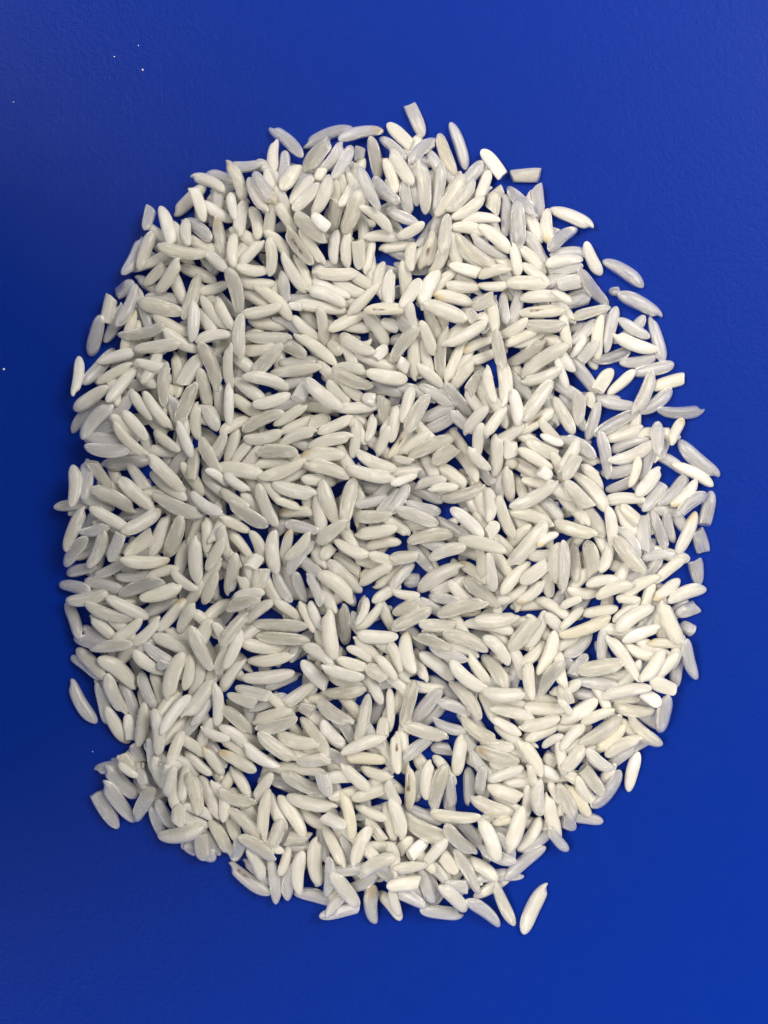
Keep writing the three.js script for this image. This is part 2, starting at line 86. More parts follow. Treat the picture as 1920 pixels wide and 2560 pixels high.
T(140,1500,[[10,2,24,36,2,'t',15],[8,0,48,-3,2],[29,5,74,20,3,'',13],[52,-3,90,17,3,'',14],[84,1,110,-6,2],[94,11,112,4,1,'t'],[127,0,102,29,3,'y',14],[138,2,120,32,2,'',14],[158,-8,142,14,3,'',14],[163,8,155,14,1,'y'],[34,16,58,38,2,'',14],[46,22,76,24,1],[57,40,84,20,3,'',12],[103,18,77,44,3,'',12],[30,30,50,40,1,'t'],[25,40,42,45,1,'t'],[32,48,75,43,3,'',12],[19,48,50,76,3,'',14],[15,56,45,75,1,'t'],[44,55,78,86,3,'b',16],[76,51,108,74,2,'',13],[66,58,76,48,1],[86,48,100,38,1,'t'],[96,35,132,52,2,'',15],[112,30,132,48,1],[133,25,152,70,3,'',14],[154,18,142,40,2,'b',16],[142,18,150,26,1],[160,28,165,44,2],[124,52,110,97,3,'b',15],[128,70,135,58,2],[133,55,128,87,2,'',13],[142,68,136,88,1],[100,68,110,60,2,'b'],[14,80,37,120,3,'t',15],[43,80,50,122,1,'t',14],[50,72,66,114,3,'b',14],[50,106,70,141,2,'',14],[71,112,74,139,3,'ob',13],[68,88,76,108,1,'t'],[82,72,98,105,2,'t',13],[98,78,106,102,1],[88,102,82,143,3,'',13],[98,108,102,151,3,'',14],[131,94,104,130,3,'o',13],[155,80,126,115,2,'b',16],[120,88,110,108,1],[124,120,112,134,1],[124,130,112,165,3,'',15],[138,118,128,130,1,'t'],[158,82,160,122,3,'',12],[166,70,160,88,2],[168,50,160,68,2],[143,126,170,138,3,'',13],[155,116,140,148,2,'',14],[128,138,142,150,2],[75,142,85,160,1,'tb',14],[94,140,96,166,1,'t'],[78,168,64,152,3,'b',14],[50,166,60,164,1,'t'],[112,165,102,155,2,'b',12],[106,172,120,160,3,'b',13],[128,150,152,172,3,'',13],[146,144,164,172,3,'y',13],[158,140,168,150,1],[158,55,154,70,1],[145,40,156,60,1],[96,50,108,58,1,'t'],[88,165,84,164,1,'b'],[120,158,132,168,1],[114,98,104,112,1],[148,100,142,112,1,'t'],[58,22,70,32,1]]);
T(560,1500,[[0,10,36,-2,3,'',13],[46,2,24,20,2,'',11],[50,0,76,20,2,'',14],[23,12,-2,44,3,'',14],[30,24,80,26,3,'',13],[33,36,82,40,3,'',13],[16,42,60,48,2,'',13],[17,30,2,66,2,'',13],[18,60,0,85,1,'',14],[23,62,69,54,3,'b',14],[19,78,67,73,3,'',14],[36,26,22,36,1],[76,4,88,28,2],[84,2,98,30,3,'o',13],[102,10,108,56,3,'',15],[118,2,120,45,2,'',12],[142,-2,132,24,3,'',13],[155,5,134,28,2,'',11],[152,15,168,14,2],[132,35,170,37,3,'',14],[87,30,66,58,1,'t',15],[95,38,102,58,1],[122,46,146,60,3,'',14],[115,58,138,66,2,'',12],[95,64,138,79,3,'',13],[76,60,102,86,3,'ob',15],[95,94,139,88,3,'',13],[140,65,160,78,3,'b',15],[151,55,170,78,3,'',14],[148,86,166,82,1,'t'],[155,43,168,52,2],[8,88,48,94,2,'b',13],[1,94,33,102,3,'b',13],[46,84,70,76,1,'t'],[90,82,60,103,2,'b',14],[25,108,60,95,1,'t',13],[27,122,66,108,3,'',13],[31,130,72,117,3,'',14],[0,105,26,132,3,'',14],[73,105,90,110,2,'b',13],[90,100,127,122,3,'',15],[75,116,104,152,2,'',14],[95,118,120,148,3,'o',15],[116,118,128,140,1,'t'],[143,94,132,140,3,'',13],[118,98,132,112,1],[158,92,145,122,1,'t',13],[164,88,164,128,2,'',10],[158,115,155,140,2,'b',14],[0,126,20,142,2,'',13],[52,135,93,142,3,'',14],[34,132,70,158,3,'b',14],[19,143,52,165,3,'o',14],[-4,150,30,168,3,'y',14],[116,150,158,136,3,'',13],[161,158,120,156,3,'Yb',13],[70,162,104,155,2,'b',14],[112,160,128,170,3],[155,140,162,155,1],[20,134,32,142,1,'y'],[72,145,95,150,1],[8,144,18,152,1],[140,124,148,136,1,'t'],[104,152,118,160,1,'t'],[135,164,160,166,1],[66,148,76,154,1],[86,110,94,120,1],[112,78,130,84,1],[134,42,148,56,1],[40,166,100,166,1],[52,100,60,108,1],[150,92,142,80,1],[88,50,100,58,1]]);
T(980,1500,[[0,14,28,2,3,'b',15],[0,28,37,10,3,'',14],[46,14,92,2,3,'b',14],[32,4,44,10,1,'t'],[26,24,62,26,3,'b',14],[12,32,20,72,3,'y',15],[20,35,57,47,3,'',13],[52,32,93,48,3,'',16],[55,45,78,52,1],[42,48,68,58,1,'t'],[28,52,60,78,3,'o',15],[24,52,32,76,2],[-2,36,8,38,2],[-4,56,16,78,2,'y',14],[0,48,6,62,2],[82,21,124,18,3,'',15],[72,22,118,30,2,'',13],[92,4,108,0,2],[120,12,140,-6,3,'',13],[108,3,118,-2,2,'o',9],[116,50,142,18,3,'b',16],[152,12,134,46,2,'',14],[92,35,116,62,3,'',14],[120,50,128,72,2],[148,46,132,60,2,'',12],[162,32,146,72,3,'',13],[125,60,120,82,1,'t'],[90,54,114,86,2,'',14],[75,53,94,80,2,'',11],[57,62,92,90,3,'',14],[90,93,132,92,3,'',15],[135,61,137,98,3,'',12],[168,58,145,96,3,'',15],[88,116,60,80,3,'b',15],[40,78,62,98,1,'t',12],[22,80,11,124,3,'',13],[48,88,22,120,2,'t',14],[24,84,38,86,1],[36,116,46,106,1,'t',13],[47,100,76,112,2,'t',14],[39,120,72,130,2,'t',14],[98,106,140,118,3,'',13],[92,98,98,110,1,'y'],[100,98,130,105,1],[130,106,168,108,2,'b',14],[126,126,164,118,3,'',16],[97,116,126,132,2,'',13],[132,138,162,126,2,'',15],[68,117,103,140,3,'b',16],[86,140,120,146,2,'',14],[84,148,123,160,3,'y',15],[11,123,54,137,3,'',14],[0,88,4,125,3,'Y',16],[4,130,5,170,3,'s',12],[12,130,12,142,1],[12,155,38,138,1,'t',14],[38,145,60,148,1,'tb',14],[69,133,64,172,3,'',13],[72,135,84,156,1,'t'],[18,152,16,172,3,'o',12],[40,152,38,172,2,'',11],[28,154,28,168,1,'t'],[48,162,56,172,2],[78,155,74,170,1],[126,138,148,172,3,'',14],[148,146,168,132,3,'',14],[150,152,162,162,2,'b',14],[118,150,130,155,1],[84,158,96,172,1,'t'],[115,165,135,158,1,'t'],[0,78,14,90,1],[62,20,68,30,1],[94,82,105,80,1,'t'],[112,132,122,140,1],[150,2,166,12,1],[140,22,152,34,1],[105,36,112,46,1],[165,84,164,100,1,'t'],[156,18,168,30,2]]);
T(1400,1500,[[0,8,20,-2,3],[0,28,23,8,3,'',12],[30,3,55,-3,2],[23,14,55,8,2,'',14],[0,36,48,19,3,'Y',13],[56,-2,78,0,3],[75,2,58,18,2,'',13],[92,6,56,28,3,'',16],[100,6,90,22,1,'t'],[100,2,118,42,3,'',15],[112,14,138,6,1,'tb',14],[120,0,135,-4,2],[118,24,132,31,2,'tb',13],[62,40,98,27,3,'o',14],[86,42,124,44,2,'y',10],[98,22,104,38,1],[121,37,136,80,3,'t',13],[120,48,113,84,1,'t',14],[48,35,77,78,3,'',12],[46,28,70,32,1],[34,34,4,56,2,'t',13],[42,30,41,60,2,'t',14],[0,45,14,38,1],[66,46,90,56,2,'',12],[18,71,60,62,3,'',15],[28,53,10,76,2,'tb',13],[104,50,80,80,3,'',14],[117,53,92,76,2,'',12],[17,80,58,86,2,'t',14],[48,76,62,74,1],[86,78,116,90,2,'b',15],[42,95,87,85,3,'',13],[100,104,82,92,3,'ob',14],[105,92,100,132,2,'t',14],[72,70,64,80,1],[53,106,91,110,3,'',13],[36,94,78,98,1],[-2,90,12,84,2],[0,82,8,104,2,'b',16],[36,98,2,122,2,'',14],[14,92,34,96,1,'t'],[53,107,22,122,3,'',11],[62,116,20,142,3,'',15],[67,116,98,143,3,'',14],[84,114,90,118,1,'t'],[65,124,36,148,2,'Y',14],[80,136,46,152,3,'',14],[84,138,64,148,1,'t',13],[24,124,0,146,3,'',14],[8,146,20,142,1],[24,144,4,168,3,'b',14],[24,146,52,170,3,'',15],[76,150,68,188,3,'o',13],[66,150,50,164,1,'t'],[0,100,10,112,3],[66,124,78,132,1],[0,148,3,162,2],[0,60,2,78,2],[4,60,12,66,1,'t'],[84,44,100,52,1],[112,58,118,46,1],[40,48,50,66,1,'t'],[38,90,42,98,1]]);
T(140,1920,[[61,60,40,24,3,'tb',15],[48,11,75,54,3,'t',14],[78,30,50,-2,2,'tb',15],[98,16,76,54,3,'',14],[62,-4,80,8,3],[82,0,88,17,2,'tb',12],[94,35,104,66,1,'tb',13],[101,30,116,60,1,'t',14],[98,72,148,56,3,'b',16],[122,35,120,56,3,'b',16],[118,-4,108,29,3,'',16],[128,-2,125,31,2,'',14],[132,5,142,44,3,'',15],[126,34,154,50,2,'',15],[142,9,162,48,2,'b',14],[136,-2,158,14,3,'',12],[128,46,140,54,1],[126,74,140,82,1,'tb',14],[146,92,143,64,2,'b',15],[152,94,152,80,1,'tb',13],[152,53,170,88,3,'',15],[160,20,168,30,2],[100,-4,104,12,1],[92,-4,96,8,2],[116,18,118,30,1]]);
T(560,1920,[[0,-4,4,18,2],[8,0,24,26,2,'',13],[48,4,30,33,3,'',15],[-6,20,31,39,3,'',14],[0,28,0,42,2],[6,40,34,68,3,'',15],[5,44,10,62,1],[43,22,38,68,3,'',13],[22,40,28,50,1],[48,34,56,50,1],[55,28,79,65,3,'',15],[62,30,110,38,3,'b',15],[48,10,76,26,1,'t',14],[57,4,94,24,3,'',15],[104,30,96,2,3,'b',14],[104,10,122,10,1],[116,-4,143,22,3,'',13],[135,2,166,8,2,'',14],[108,28,130,22,2,'',12],[126,30,168,18,2,'',14],[118,24,127,68,3,'Y',13],[130,38,160,50,3,'',14],[70,38,100,58,1,'',12],[122,58,97,48,3,'b',14],[98,58,119,96,2,'',13],[112,58,124,74,1],[143,58,128,95,3,'',15],[140,50,158,72,2,'b',13],[160,34,168,70,2],[120,74,126,92,1,'t'],[57,50,48,76,3,'b',14],[60,70,86,70,2,'B',15],[90,68,92,115,3,'',16],[15,66,50,90,3,'',15],[-6,55,6,92,3,'',14],[8,94,18,70,1,'tb',14],[5,96,43,124,3,'ts',14],[24,94,44,112,1,'t'],[30,90,33,98,1],[46,90,52,132,2,'t',13],[64,78,56,105,3,'',14],[68,96,62,126,1,'t'],[76,82,73,124,3,'',14],[70,122,110,132,1,'t',14],[105,84,102,130,2,'t',12],[106,102,132,138,3,'',15],[94,147,134,136,2,'tb',13],[118,126,106,140,2,'t',14],[112,102,136,98,1,'t'],[132,108,168,84,3,'',14],[146,112,147,156,3,'y',14],[148,124,172,114,3,'',15],[128,118,144,108,1,'t'],[160,130,168,140,2],[148,76,168,78,1],[156,100,166,110,1],[36,70,46,76,1],[108,120,110,128,1],[142,82,150,90,1],[124,66,132,74,1],[148,14,156,8,1]]);
T(980,1920,[[17,-4,17,40,3,'s',12],[28,0,24,31,1,'t'],[52,-4,40,43,3,'b',15],[36,0,34,22,1],[57,6,59,39,2,'t',13],[66,-4,65,16,2],[76,0,76,35,2,'t',14],[90,0,87,25,2,'t',13],[96,12,128,0,2,'',12],[94,18,128,31,3,'b',16],[116,16,134,14,1],[78,30,118,46,3,'',15],[134,22,132,45,1],[135,-4,142,20,3,'',15],[144,10,146,48,3,'',13],[142,0,156,6,2,'o'],[155,14,168,36,3,'',14],[152,25,164,70,2,'',14],[6,40,48,52,1,'t',13],[38,47,86,48,3,'',13],[9,50,55,70,3,'',17],[-4,14,6,38,2],[0,30,10,70,3,'',14],[50,54,83,88,3,'b',15],[68,54,84,74,1,'t'],[84,54,104,46,2,'b'],[89,52,105,90,3,'',15],[99,56,120,50,3,'Y',12],[100,62,114,66,1,'t'],[129,38,116,82,3,'b',15],[148,50,126,80,2,'',13],[157,64,126,80,1,'t',13],[106,66,118,88,1,'t'],[84,80,122,92,1,'t',14],[20,68,6,84,2,'b',13],[36,70,16,88,2,'ob',13],[54,70,32,96,3,'',14],[62,78,86,125,3,'',13],[65,104,48,84,2,'b',15],[74,92,100,105,1,'',14],[112,108,149,79,3,'t',14],[168,76,160,66,2,'t'],[0,98,35,98,3,'',12],[36,94,50,108,1,'t'],[28,100,40,132,2,'t',15],[10,102,24,110,1],[-6,116,28,114,3,'b',15],[46,112,74,143,3,'',16],[50,114,76,120,1,'tb',13],[27,138,70,147,2,'tb',14],[72,126,108,158,3,'t',14],[121,158,100,110,3,'b',13],[129,162,151,116,3,'b',14],[0,120,6,144,2,'',12],[22,118,30,134,1,'t'],[8,124,22,130,1,'t'],[0,84,2,96,2],[2,92,12,82,1],[0,102,8,108,1,'t'],[52,74,60,84,1,'t'],[24,86,32,92,1],[112,34,122,40,1],[100,-4,130,6,1]]);
T(1400,1920,[[14,-4,4,14,3,'',14],[44,28,22,-2,3,'b',14],[12,8,22,15,1],[52,-4,40,20,2,'',14],[60,4,34,38,2,'t',13],[6,17,30,48,3,'Y',14],[-2,15,15,52,3,'',15],[16,48,28,50,1,'t'],[16,60,0,50,1,'tb',15],[0,46,4,80,2,'b',14],[22,18,28,26,1]]);

// a grain that crosses two squares was read twice: keep the longer reading
for (const g of grains) { g.dx = g.x2 - g.x1; g.dy = g.y2 - g.y1; g.len = Math.hypot(g.dx, g.dy); g.ang = Math.atan2(g.dy, g.dx); g.cx = (g.x1 + g.x2) / 2; g.cy = (g.y1 + g.y2) / 2; }
const byLen = [...grains].sort((a, b) => b.len - a.len);
for (let i = 0; i < byLen.length; i++) { const s = byLen[i]; for (let j = 0; j < i; j++) { const l = byLen[j]; if (l.drop || l.tile === s.tile) continue;
  let da = Math.abs(l.ang - s.ang) % Math.PI; da = Math.min(da, Math.PI - da); if (da > 0.42) continue;
  const t = Math.max(0, Math.min(1, ((s.cx - l.x1) * l.dx + (s.cy - l.y1) * l.dy) / (l.len * l.len)));
  if (Math.hypot(l.x1 + t * l.dx - s.cx, l.y1 + t * l.dy - s.cy) < 15) { s.drop = true; break; } } }
const rice = grains.filter((g) => !g.drop);
for (const g of rice) {
  g.chipped = /b/.test(g.looks) && g.len >= 106; if (g.chipped) g.looks = g.looks.replace('b', 'c');   // long: only the tip is chipped away
  g.broken = /[bB]/.test(g.looks);
  if (!g.broken) { const min = g.layer === 1 ? 102 : g.layer === 2 ? 90 : 60; { const f = Math.max(g.len * 1.07, min) / g.len, len = g.len * f; g.x1 = g.cx - g.dx / 2 * f; g.y1 = g.cy - g.dy / 2 * f; g.dx *= f; g.dy *= f; g.len = len; g.x2 = g.x1 + g.dx; g.y2 = g.y1 + g.dy; } }
  g.w = 1.0 * rr(0.92, 1.08) * Math.min(g.w, Math.max(22, g.len * (g.broken ? 0.9 : 0.325)));
}
rice.sort((a, b) => a.layer - b.layer);
const CX = 960, CY = 1280;
// more grains at the bottom of the heap carry the ones in view; the bare gaps that the photograph shows stay open
const GAPS = [[940, 430, 22], [1043, 538, 34], [1081, 366, 20], [1258, 523, 22], [1420, 556, 26], [1539, 812, 24], [1514, 888, 20], [1463, 951, 34], [1552, 900, 20], [1597, 958, 18], [1521, 1027, 18], [1413, 918, 20],
  [254, 1201, 18], [317, 1186, 22], [373, 1168, 20], [438, 1409, 16], [322, 1282, 16], [661, 1328, 20], [707, 1358, 18], [757, 1434, 22], [674, 1434, 18], [851, 1219, 16], [914, 1201, 12], [1106, 1270, 34], [1043, 1421, 34], [1005, 1371, 20], [1063, 1485, 20], [993, 1464, 20], [1185, 1404, 16], [1220, 1201, 12], [1172, 1098, 12], [1278, 1242, 14],
  [1519, 1219, 20], [1489, 1143, 18], [674, 1530, 18], [717, 1723, 18], [762, 1568, 18], [838, 1707, 16], [567, 1722, 14], [927, 1733, 16], [742, 1672, 14], [927, 1816, 14], [704, 1905, 20], [1076, 1545, 18], [1162, 1652, 18], [1139, 1690, 16], [1056, 1728, 32], [1117, 1743, 20], [1112, 1791, 24], [1063, 1799, 22], [1215, 1799, 16], [1132, 1847, 20], [1063, 1874, 20], [1119, 1900, 22], [1314, 1702, 14], [1385, 1735, 18],
  [1481, 1621, 20], [1527, 1639, 18], [1471, 1723, 22], [1420, 1682, 16], [317, 1657, 18], [385, 1702, 14], [527, 1766, 12], [623, 1950, 20], [686, 1983, 22], [775, 2064, 26], [767, 2198, 20], [585, 2084, 16], [681, 2052, 14], [1048, 1996, 28], [1147, 2001, 26], [1182, 2059, 18], [1031, 2143, 16], [1195, 2115, 14], [1005, 2008, 16]];
{
  const carried = rice.slice(), placed = [];
  for (let n = 0; n < 24000 && placed.length < 700; n++) {
    const x = rr(190, 1700), y = rr(330, 2260), a = rr(0, Math.PI), l = rr(98, 122), w = rr(29, 34), c = Math.cos(a), s = Math.sin(a); if (x > 1440 && rnd() < 0.75) continue;
    // well inside the heap: grains in view on every side
    const sides = new Set(); for (const g of carried) { const dx = g.cx - x, dy = g.cy - y; if (Math.hypot(dx, dy) < 125) sides.add(Math.floor((Math.atan2(dy, dx) + Math.PI) / (Math.PI / 4)) % 8); } if (sides.size < 8) continue;
    const dist = (px, py) => { const t = Math.max(-l / 2, Math.min(l / 2, (px - x) * c + (py - y) * s)); return Math.hypot(px - x - t * c, py - y - t * s); };
    if (GAPS.some(([gx, gy, r]) => dist(gx, gy) < 0.4 * r + w / 2)) continue;
    if (placed.some((g) => Math.min(dist(g.x1, g.y1), dist(g.cx, g.cy), dist(g.x2, g.y2)) < 14)) continue;
    placed.push({ x1: x - c * l / 2, y1: y - s * l / 2, x2: x + c * l / 2, y2: y + s * l / 2, cx: x, cy: y, dx: c * l, dy: s * l, len: l, w, layer: 0, looks: rnd() < 0.5 ? 't' : '', tile: 0, broken: false });
  }
  rice.unshift(...placed); console.log('carriers', placed.length);
}

// profile of a grain along its axis, t from -1 to 1
const prof = (t, p = 3.0) => Math.pow(Math.max(0, 1 - Math.pow(Math.abs(t), p)), 0.54);

// ---------- settle: each grain sinks onto the mat and the grains below it ----------
const CELL = 2.0 * PX, HW = 1000, HH = 1340, hmap = new Float32Array(HW * HH), ids = new Int32Array(HW * HH).fill(-1);
const hx = (x) => Math.round(x / CELL) + HW / 2, hz = (z) => Math.round(z / CELL) + HH / 2;
function rest(g, x, z, L, W, yaw) {
  const T2 = g.thick * W / 2, ca = Math.cos(yaw), sa = Math.sin(yaw), S = [];
  for (let i = -8; i <= 8; i++) { const s = i / 8.6, pr = prof(s); for (let j = -3; j <= 3; j++) { const q = j / 3.6, X = s * L / 2, Z = q * pr * W / 2;
    const ix = hx(x + ca * X - sa * Z), iz = hz(z + sa * X + ca * Z); const h = ix < 0 || iz < 0 || ix >= HW || iz >= HH ? 0 : hmap[iz * HW + ix];
    S.push([X, h + T2 * (h > 0 ? 0.62 : 1) * pr * Math.sqrt(1 - q * q)]); } }
  let best = null;
  for (let k = -12; k <= 12; k++) { const b = Math.tan(k * 2.2 * Math.PI / 180); let a = -1; for (const [X, h] of S) a = Math.max(a, h - b * X); const cost = a + 0.00035 * b * b; if (!best || cost < best.cost) best = { a, b, cost }; }
  return best;
}
function stamp(g, n) {
  const ca = Math.cos(g.yaw), sa = Math.sin(g.yaw), R = Math.ceil((g.L / 2 + g.W) / CELL), ix0 = hx(g.x), iz0 = hz(g.z), T2 = g.thick * g.W / 2;
  for (let j = -R; j <= R; j++) for (let i = -R; i <= R; i++) { const ix = ix0 + i, iz = iz0 + j; if (ix < 0 || iz < 0 || ix >= HW || iz >= HH) continue;
    const X = i * CELL, Z = j * CELL, u = (ca * X + sa * Z) / (g.L / 2), v0 = -sa * X + ca * Z; if (Math.abs(u) >= 1) continue;
    const pr = prof(u), v = v0 / (pr * g.W / 2 + 1e-9); if (Math.abs(v) >= 1) continue;
    const h = g.y + g.slope * u * g.L / 2 + 0.86 * T2 * pr * Math.sqrt(1 - v * v), k = iz * HW + ix; if (h > hmap[k]) { hmap[k] = h; ids[k] = n; } }
}
rice.forEach((g, n) => {
  g.thick = rr(0.7, 0.82);
  let f = 1 - 0.001 * g.layer / H;
  for (let pass = 0; pass < 3; pass++) { g.x = ((g.x1 + g.x2) / 2 - CX) * PX * f; g.z = ((g.y1 + g.y2) / 2 - CY) * PX * f; g.L = g.len * PX * f; g.W = g.w * PX * f; g.yaw = Math.atan2(g.y2 - g.y1, g.x2 - g.x1);
    const r = rest(g, g.x, g.z, g.L, g.W, g.yaw); g.y = Math.max(g.thick * g.W / 2 + 0.00002, r.a - 0.00004); g.slope = r.b; f = (H - g.y) / H; }
  stamp(g, n);
});
// how much of each grain shows from above, and whether it borders the bare mat
for (const g of rice) { g.seen = 0; g.rim = 0; g.hole = 0; }
const outside = new Uint8Array(HW * HH); { const q = [0]; outside[0] = 1; while (q.length) { const k = q.pop(), i = k % HW; for (const m of [i > 0 ? k - 1 : -1, i < HW - 1 ? k + 1 : -1, k - HW, k + HW]) if (m >= 0 && m < HW * HH && !outside[m] && ids[m] < 0) { outside[m] = 1; q.push(m); } } }
for (let j = 3; j < HH - 3; j++) for (let i = 3; i < HW - 3; i++) { const n = ids[j * HW + i]; if (n < 0) continue; rice[n].seen++; for (const m of [j * HW + i - 3, j * HW + i + 3, (j - 3) * HW + i, (j + 3) * HW + i]) if (outside[m]) rice[n].rim++; else if (ids[m] < 0) rice[n].hole++; }
for (const g of rice) g.top = g.y;

// ---------- grain materials: lengthwise streaks and chalky flecks ----------
const skins = [];
for (let k = 0; k < 8; k++) {
  const a = noiseGrid(3 + k % 3, 9 + 3 * k), b = noiseGrid(5 + k, 30 + 5 * (k % 4)), c = noiseGrid(40, 30), d = noiseGrid(4, 5);
  skins.push({
    map: tex(192, 128, (u, v) => { const core = smooth(0.52, 0.85, a(u, v)), fleck = smooth(0.80, 0.95, c(u, v)) * smooth(0.4, 0.7, d(u, v)); const m = 0.87 + 0.045 * b(u, v) + (0.05 + 0.012 * k) * core * smooth(0.25, 0.7, d(u, v)) + 0.07 * fleck; return [m * (1.0 - 0.004 * d(u, v)), m * 0.996, m * (0.982 + 0.018 * core)]; }, true),
    bump: tex(192, 128, (u, v) => 0.6 * b(u, v) + 0.25 * a(u, v) + 0.15 * c(u, v)),
  });
}
const MATS = {};
const LOOK = { n: { transmission: 0.48, roughness: 0.44 }, t: { transmission: 0.7, roughness: 0.38 }, o: { transmission: 0.08, roughness: 0.55 } };
function riceMat(kind, k) { const id = kind + k; return MATS[id] ??= new THREE.MeshPhysicalMaterial({ ...LOOK[kind], transmission: LOOK[kind].transmission + (kind === 'o' ? 0 : (kind === 'n' ? 0.065 : 0.03) * (k - 3.5)), color: 0xffffff, vertexColors: true, map: skins[k].map, bumpMap: skins[k].bump, bumpScale: 0.00003, ior: 1.48, thickness: 0.0018, specularIntensity: 0.6, clearcoat: 0.3, clearcoatRoughness: 0.32, sheen: 0.5, sheenRoughness: 0.45, sheenColor: new THREE.Color().setRGB(0.9, 0.9, 0.88) }); }

const softplus = (a) => a > 30 ? a : Math.log(1 + Math.exp(Math.max(-40, a)));   // rounds the edge of a break
// ---------- one grain's surface, long axis x, lying on its flatter side ----------
function grainGeometry(g) {
  const cutB = /[bB]/.test(g.looks), cutA = /B/.test(g.looks);
  const fine = /s/.test(g.looks), NT = fine ? 64 : cutB ? 34 : 26, NP = fine ? 56 : 18;
  const L = g.L, W = g.W, T2 = g.thick;
  const Lf = cutA ? L * 1.7 : cutB ? L * 1.28 : L * 1.03;          // the length the grain had when whole
  const x0 = cutA ? -L * 0.85 : -L / 2;
  const bend = rr(-0.085, 0.085) * L * (cutB ? 0.5 : 1), pA = rr(2.5, 4.0), pB = rr(2.5, 4.0), side = rnd() < 0.5 ? -1 : 1;
  const chip = /c/.test(g.looks), notch = !cutB && (rnd() < 0.45 || chip), notchEnd = chip || rnd() < 0.5 ? 1 : -1, notchDepth = chip ? rr(0.55, 0.85) : rr(0.4, 0.75), flat = rr(0.10, 0.2), gr = rr(0.004, 0.016), ph = rr(0, 6.28), fat = rr(-0.22, 0.22);
  const kB = rr(-0.7, 0.7), mB = rr(-0.35, 0.35), kA = rr(-0.6, 0.6), xB = L / 2 - Math.abs(kB) * W * 0.22, xA = -L / 2 + Math.abs(kA) * W * 0.22, soft = 0.045 * W;
  const clear = /t/.test(g.looks), chalk = /o/.test(g.looks), warm = rr(0, 1);
  const base = chalk ? [0.90, 0.885, 0.85] : clear ? [0.985, 0.98, 0.98] : [0.985 - 0.004 * warm, 0.967 - 0.012 * warm, 0.915 - 0.07 * warm];
  const tone = rr(0.9, 1.02); for (let i = 0; i < 3; i++) base[i] *= tone;
  if (/Y/.test(g.looks)) { base[0] = 0.92; base[1] = 0.87; base[2] = 0.72; }
  const pos = [], uv = [], col = [], idx = [], v0 = rnd();
  const sOff = rr(-0.12, 0.12), sTilt = rr(-0.06, 0.06), sA = rr(-0.65, -0.15), sB = sA + rr(0.4, 1.0), sW = rr(0.07, 0.11), sDark = rr(0.93, 0.99), sF = rr(3, 9);
  for (let i = 0; i <= NT; i++) { const th = Math.PI * i / NT, t = -Math.cos(th);                     // rings crowd at the ends
    let r = prof(t, t < 0 ? pA : pB) * (1 + fat * t * (1 - t * t)) / (1 + Math.abs(fat) * 0.3);
    for (let j = 0; j <= NP; j++) { const a = 2 * Math.PI * j / NP; let cy = Math.sin(a), cz = Math.cos(a);
      // slightly squared section with shallow lengthwise grooves
      const q = Math.pow(Math.pow(Math.abs(cy), 2.4) + Math.pow(Math.abs(cz), 2.4), -1 / 2.4); let s = r * (1 + (q - 1) * (1 - flat)) * (1 + gr * Math.cos(5 * a + ph) * (1 - t * t));
      if (notch) { const e = smooth(0.62, 0.86, t * notchEnd) * (1 - 0.45 * smooth(0.93, 1, t * notchEnd)), f = smooth(-0.1, 0.75, cz * side); s *= 1 - notchDepth * e * f; }
      let x = x0 + (t + 1) / 2 * Lf, y = s * cy * W / 2 * T2, z = s * cz * W / 2 + bend * (1 - t * t) - bend * 0.5;
      let cutFace = false;
      if (cutB) { const lim = xB + kB * z + mB * y + 0.02 * W * Math.sin(z / W * 9 + ph) + 0.02 * W * Math.sin(y / W * 13 + 2 * ph + z / W * 5); if (x > lim) { cutFace = true; } x = lim - soft * softplus((lim - x) / soft); }
      if (cutA) { const lim = xA + kA * z + 0.02 * W * Math.sin(z / W * 8 - ph) + 0.02 * W * Math.sin(y / W * 12 + ph); if (x < lim) cutFace = true; x = lim + soft * softplus((x - lim) / soft); }
      pos.push(x, y, z); uv.push((t + 1) / 2, j / NP + v0);
      let c = base.slice();
      if (/y/.test(g.looks)) { const e = smooth(-0.45, -0.9, t + 0.25 * Math.sin(a * 2 + ph)); c = c.map((v, n) => v + ([0.82, 0.66, 0.36][n] - v) * 0.75 * e); }
      if (/s/.test(g.looks)) { const on = smooth(sA, sA + 0.08, t) * (1 - smooth(sB - 0.08, sB, t)) * (1 - smooth(0.5, 1.3, Math.abs(z / W - sOff - sTilt * t - 0.015 * Math.sin(t * 11 + ph)) / (sW * (1 + 0.5 * Math.sin(t * sF + ph))))) * (cy > 0 ? 1 : 0.3) * (0.75 + 0.25 * Math.sin(t * 2.3 * sF + ph)); c = c.map((v, n) => v + ([0.16, 0.075, 0.03][n] - v) * sDark * on); const halo = Math.exp(-Math.pow(z / W * 3.2, 2)) * 0.22; c = c.map((v, n) => v * (1 - halo * [0.05, 0.14, 0.35][n])); }
      if (cutFace) c = c.map((v) => v * 1.02);
      col.push(...c); } }
  const w = NP + 1; for (let i = 0; i < NT; i++) for (let j = 0; j < NP; j++) { const a = i * w + j, b = a + 1, c = a + w, d = c + 1; if (i > 0) idx.push(a, b, c); if (i < NT - 1) idx.push(b, d, c); }
  let geo = new THREE.BufferGeometry();
  geo.setAttribute('position', new THREE.Float32BufferAttribute(pos, 3)); geo.setAttribute('uv', new THREE.Float32BufferAttribute(uv, 2)); geo.setAttribute('color', new THREE.Float32BufferAttribute(col, 3)); geo.setIndex(idx);
  geo.computeVertexNormals();
  { const nn = geo.attributes.normal; for (let i = 0; i <= NT; i++) { const a = i * w, b = a + NP; const v = new THREE.Vector3(nn.getX(a) + nn.getX(b), nn.getY(a) + nn.getY(b), nn.getZ(a) + nn.getZ(b)).normalize(); nn.setXYZ(a, v.x, v.y, v.z); nn.setXYZ(b, v.x, v.y, v.z); } }
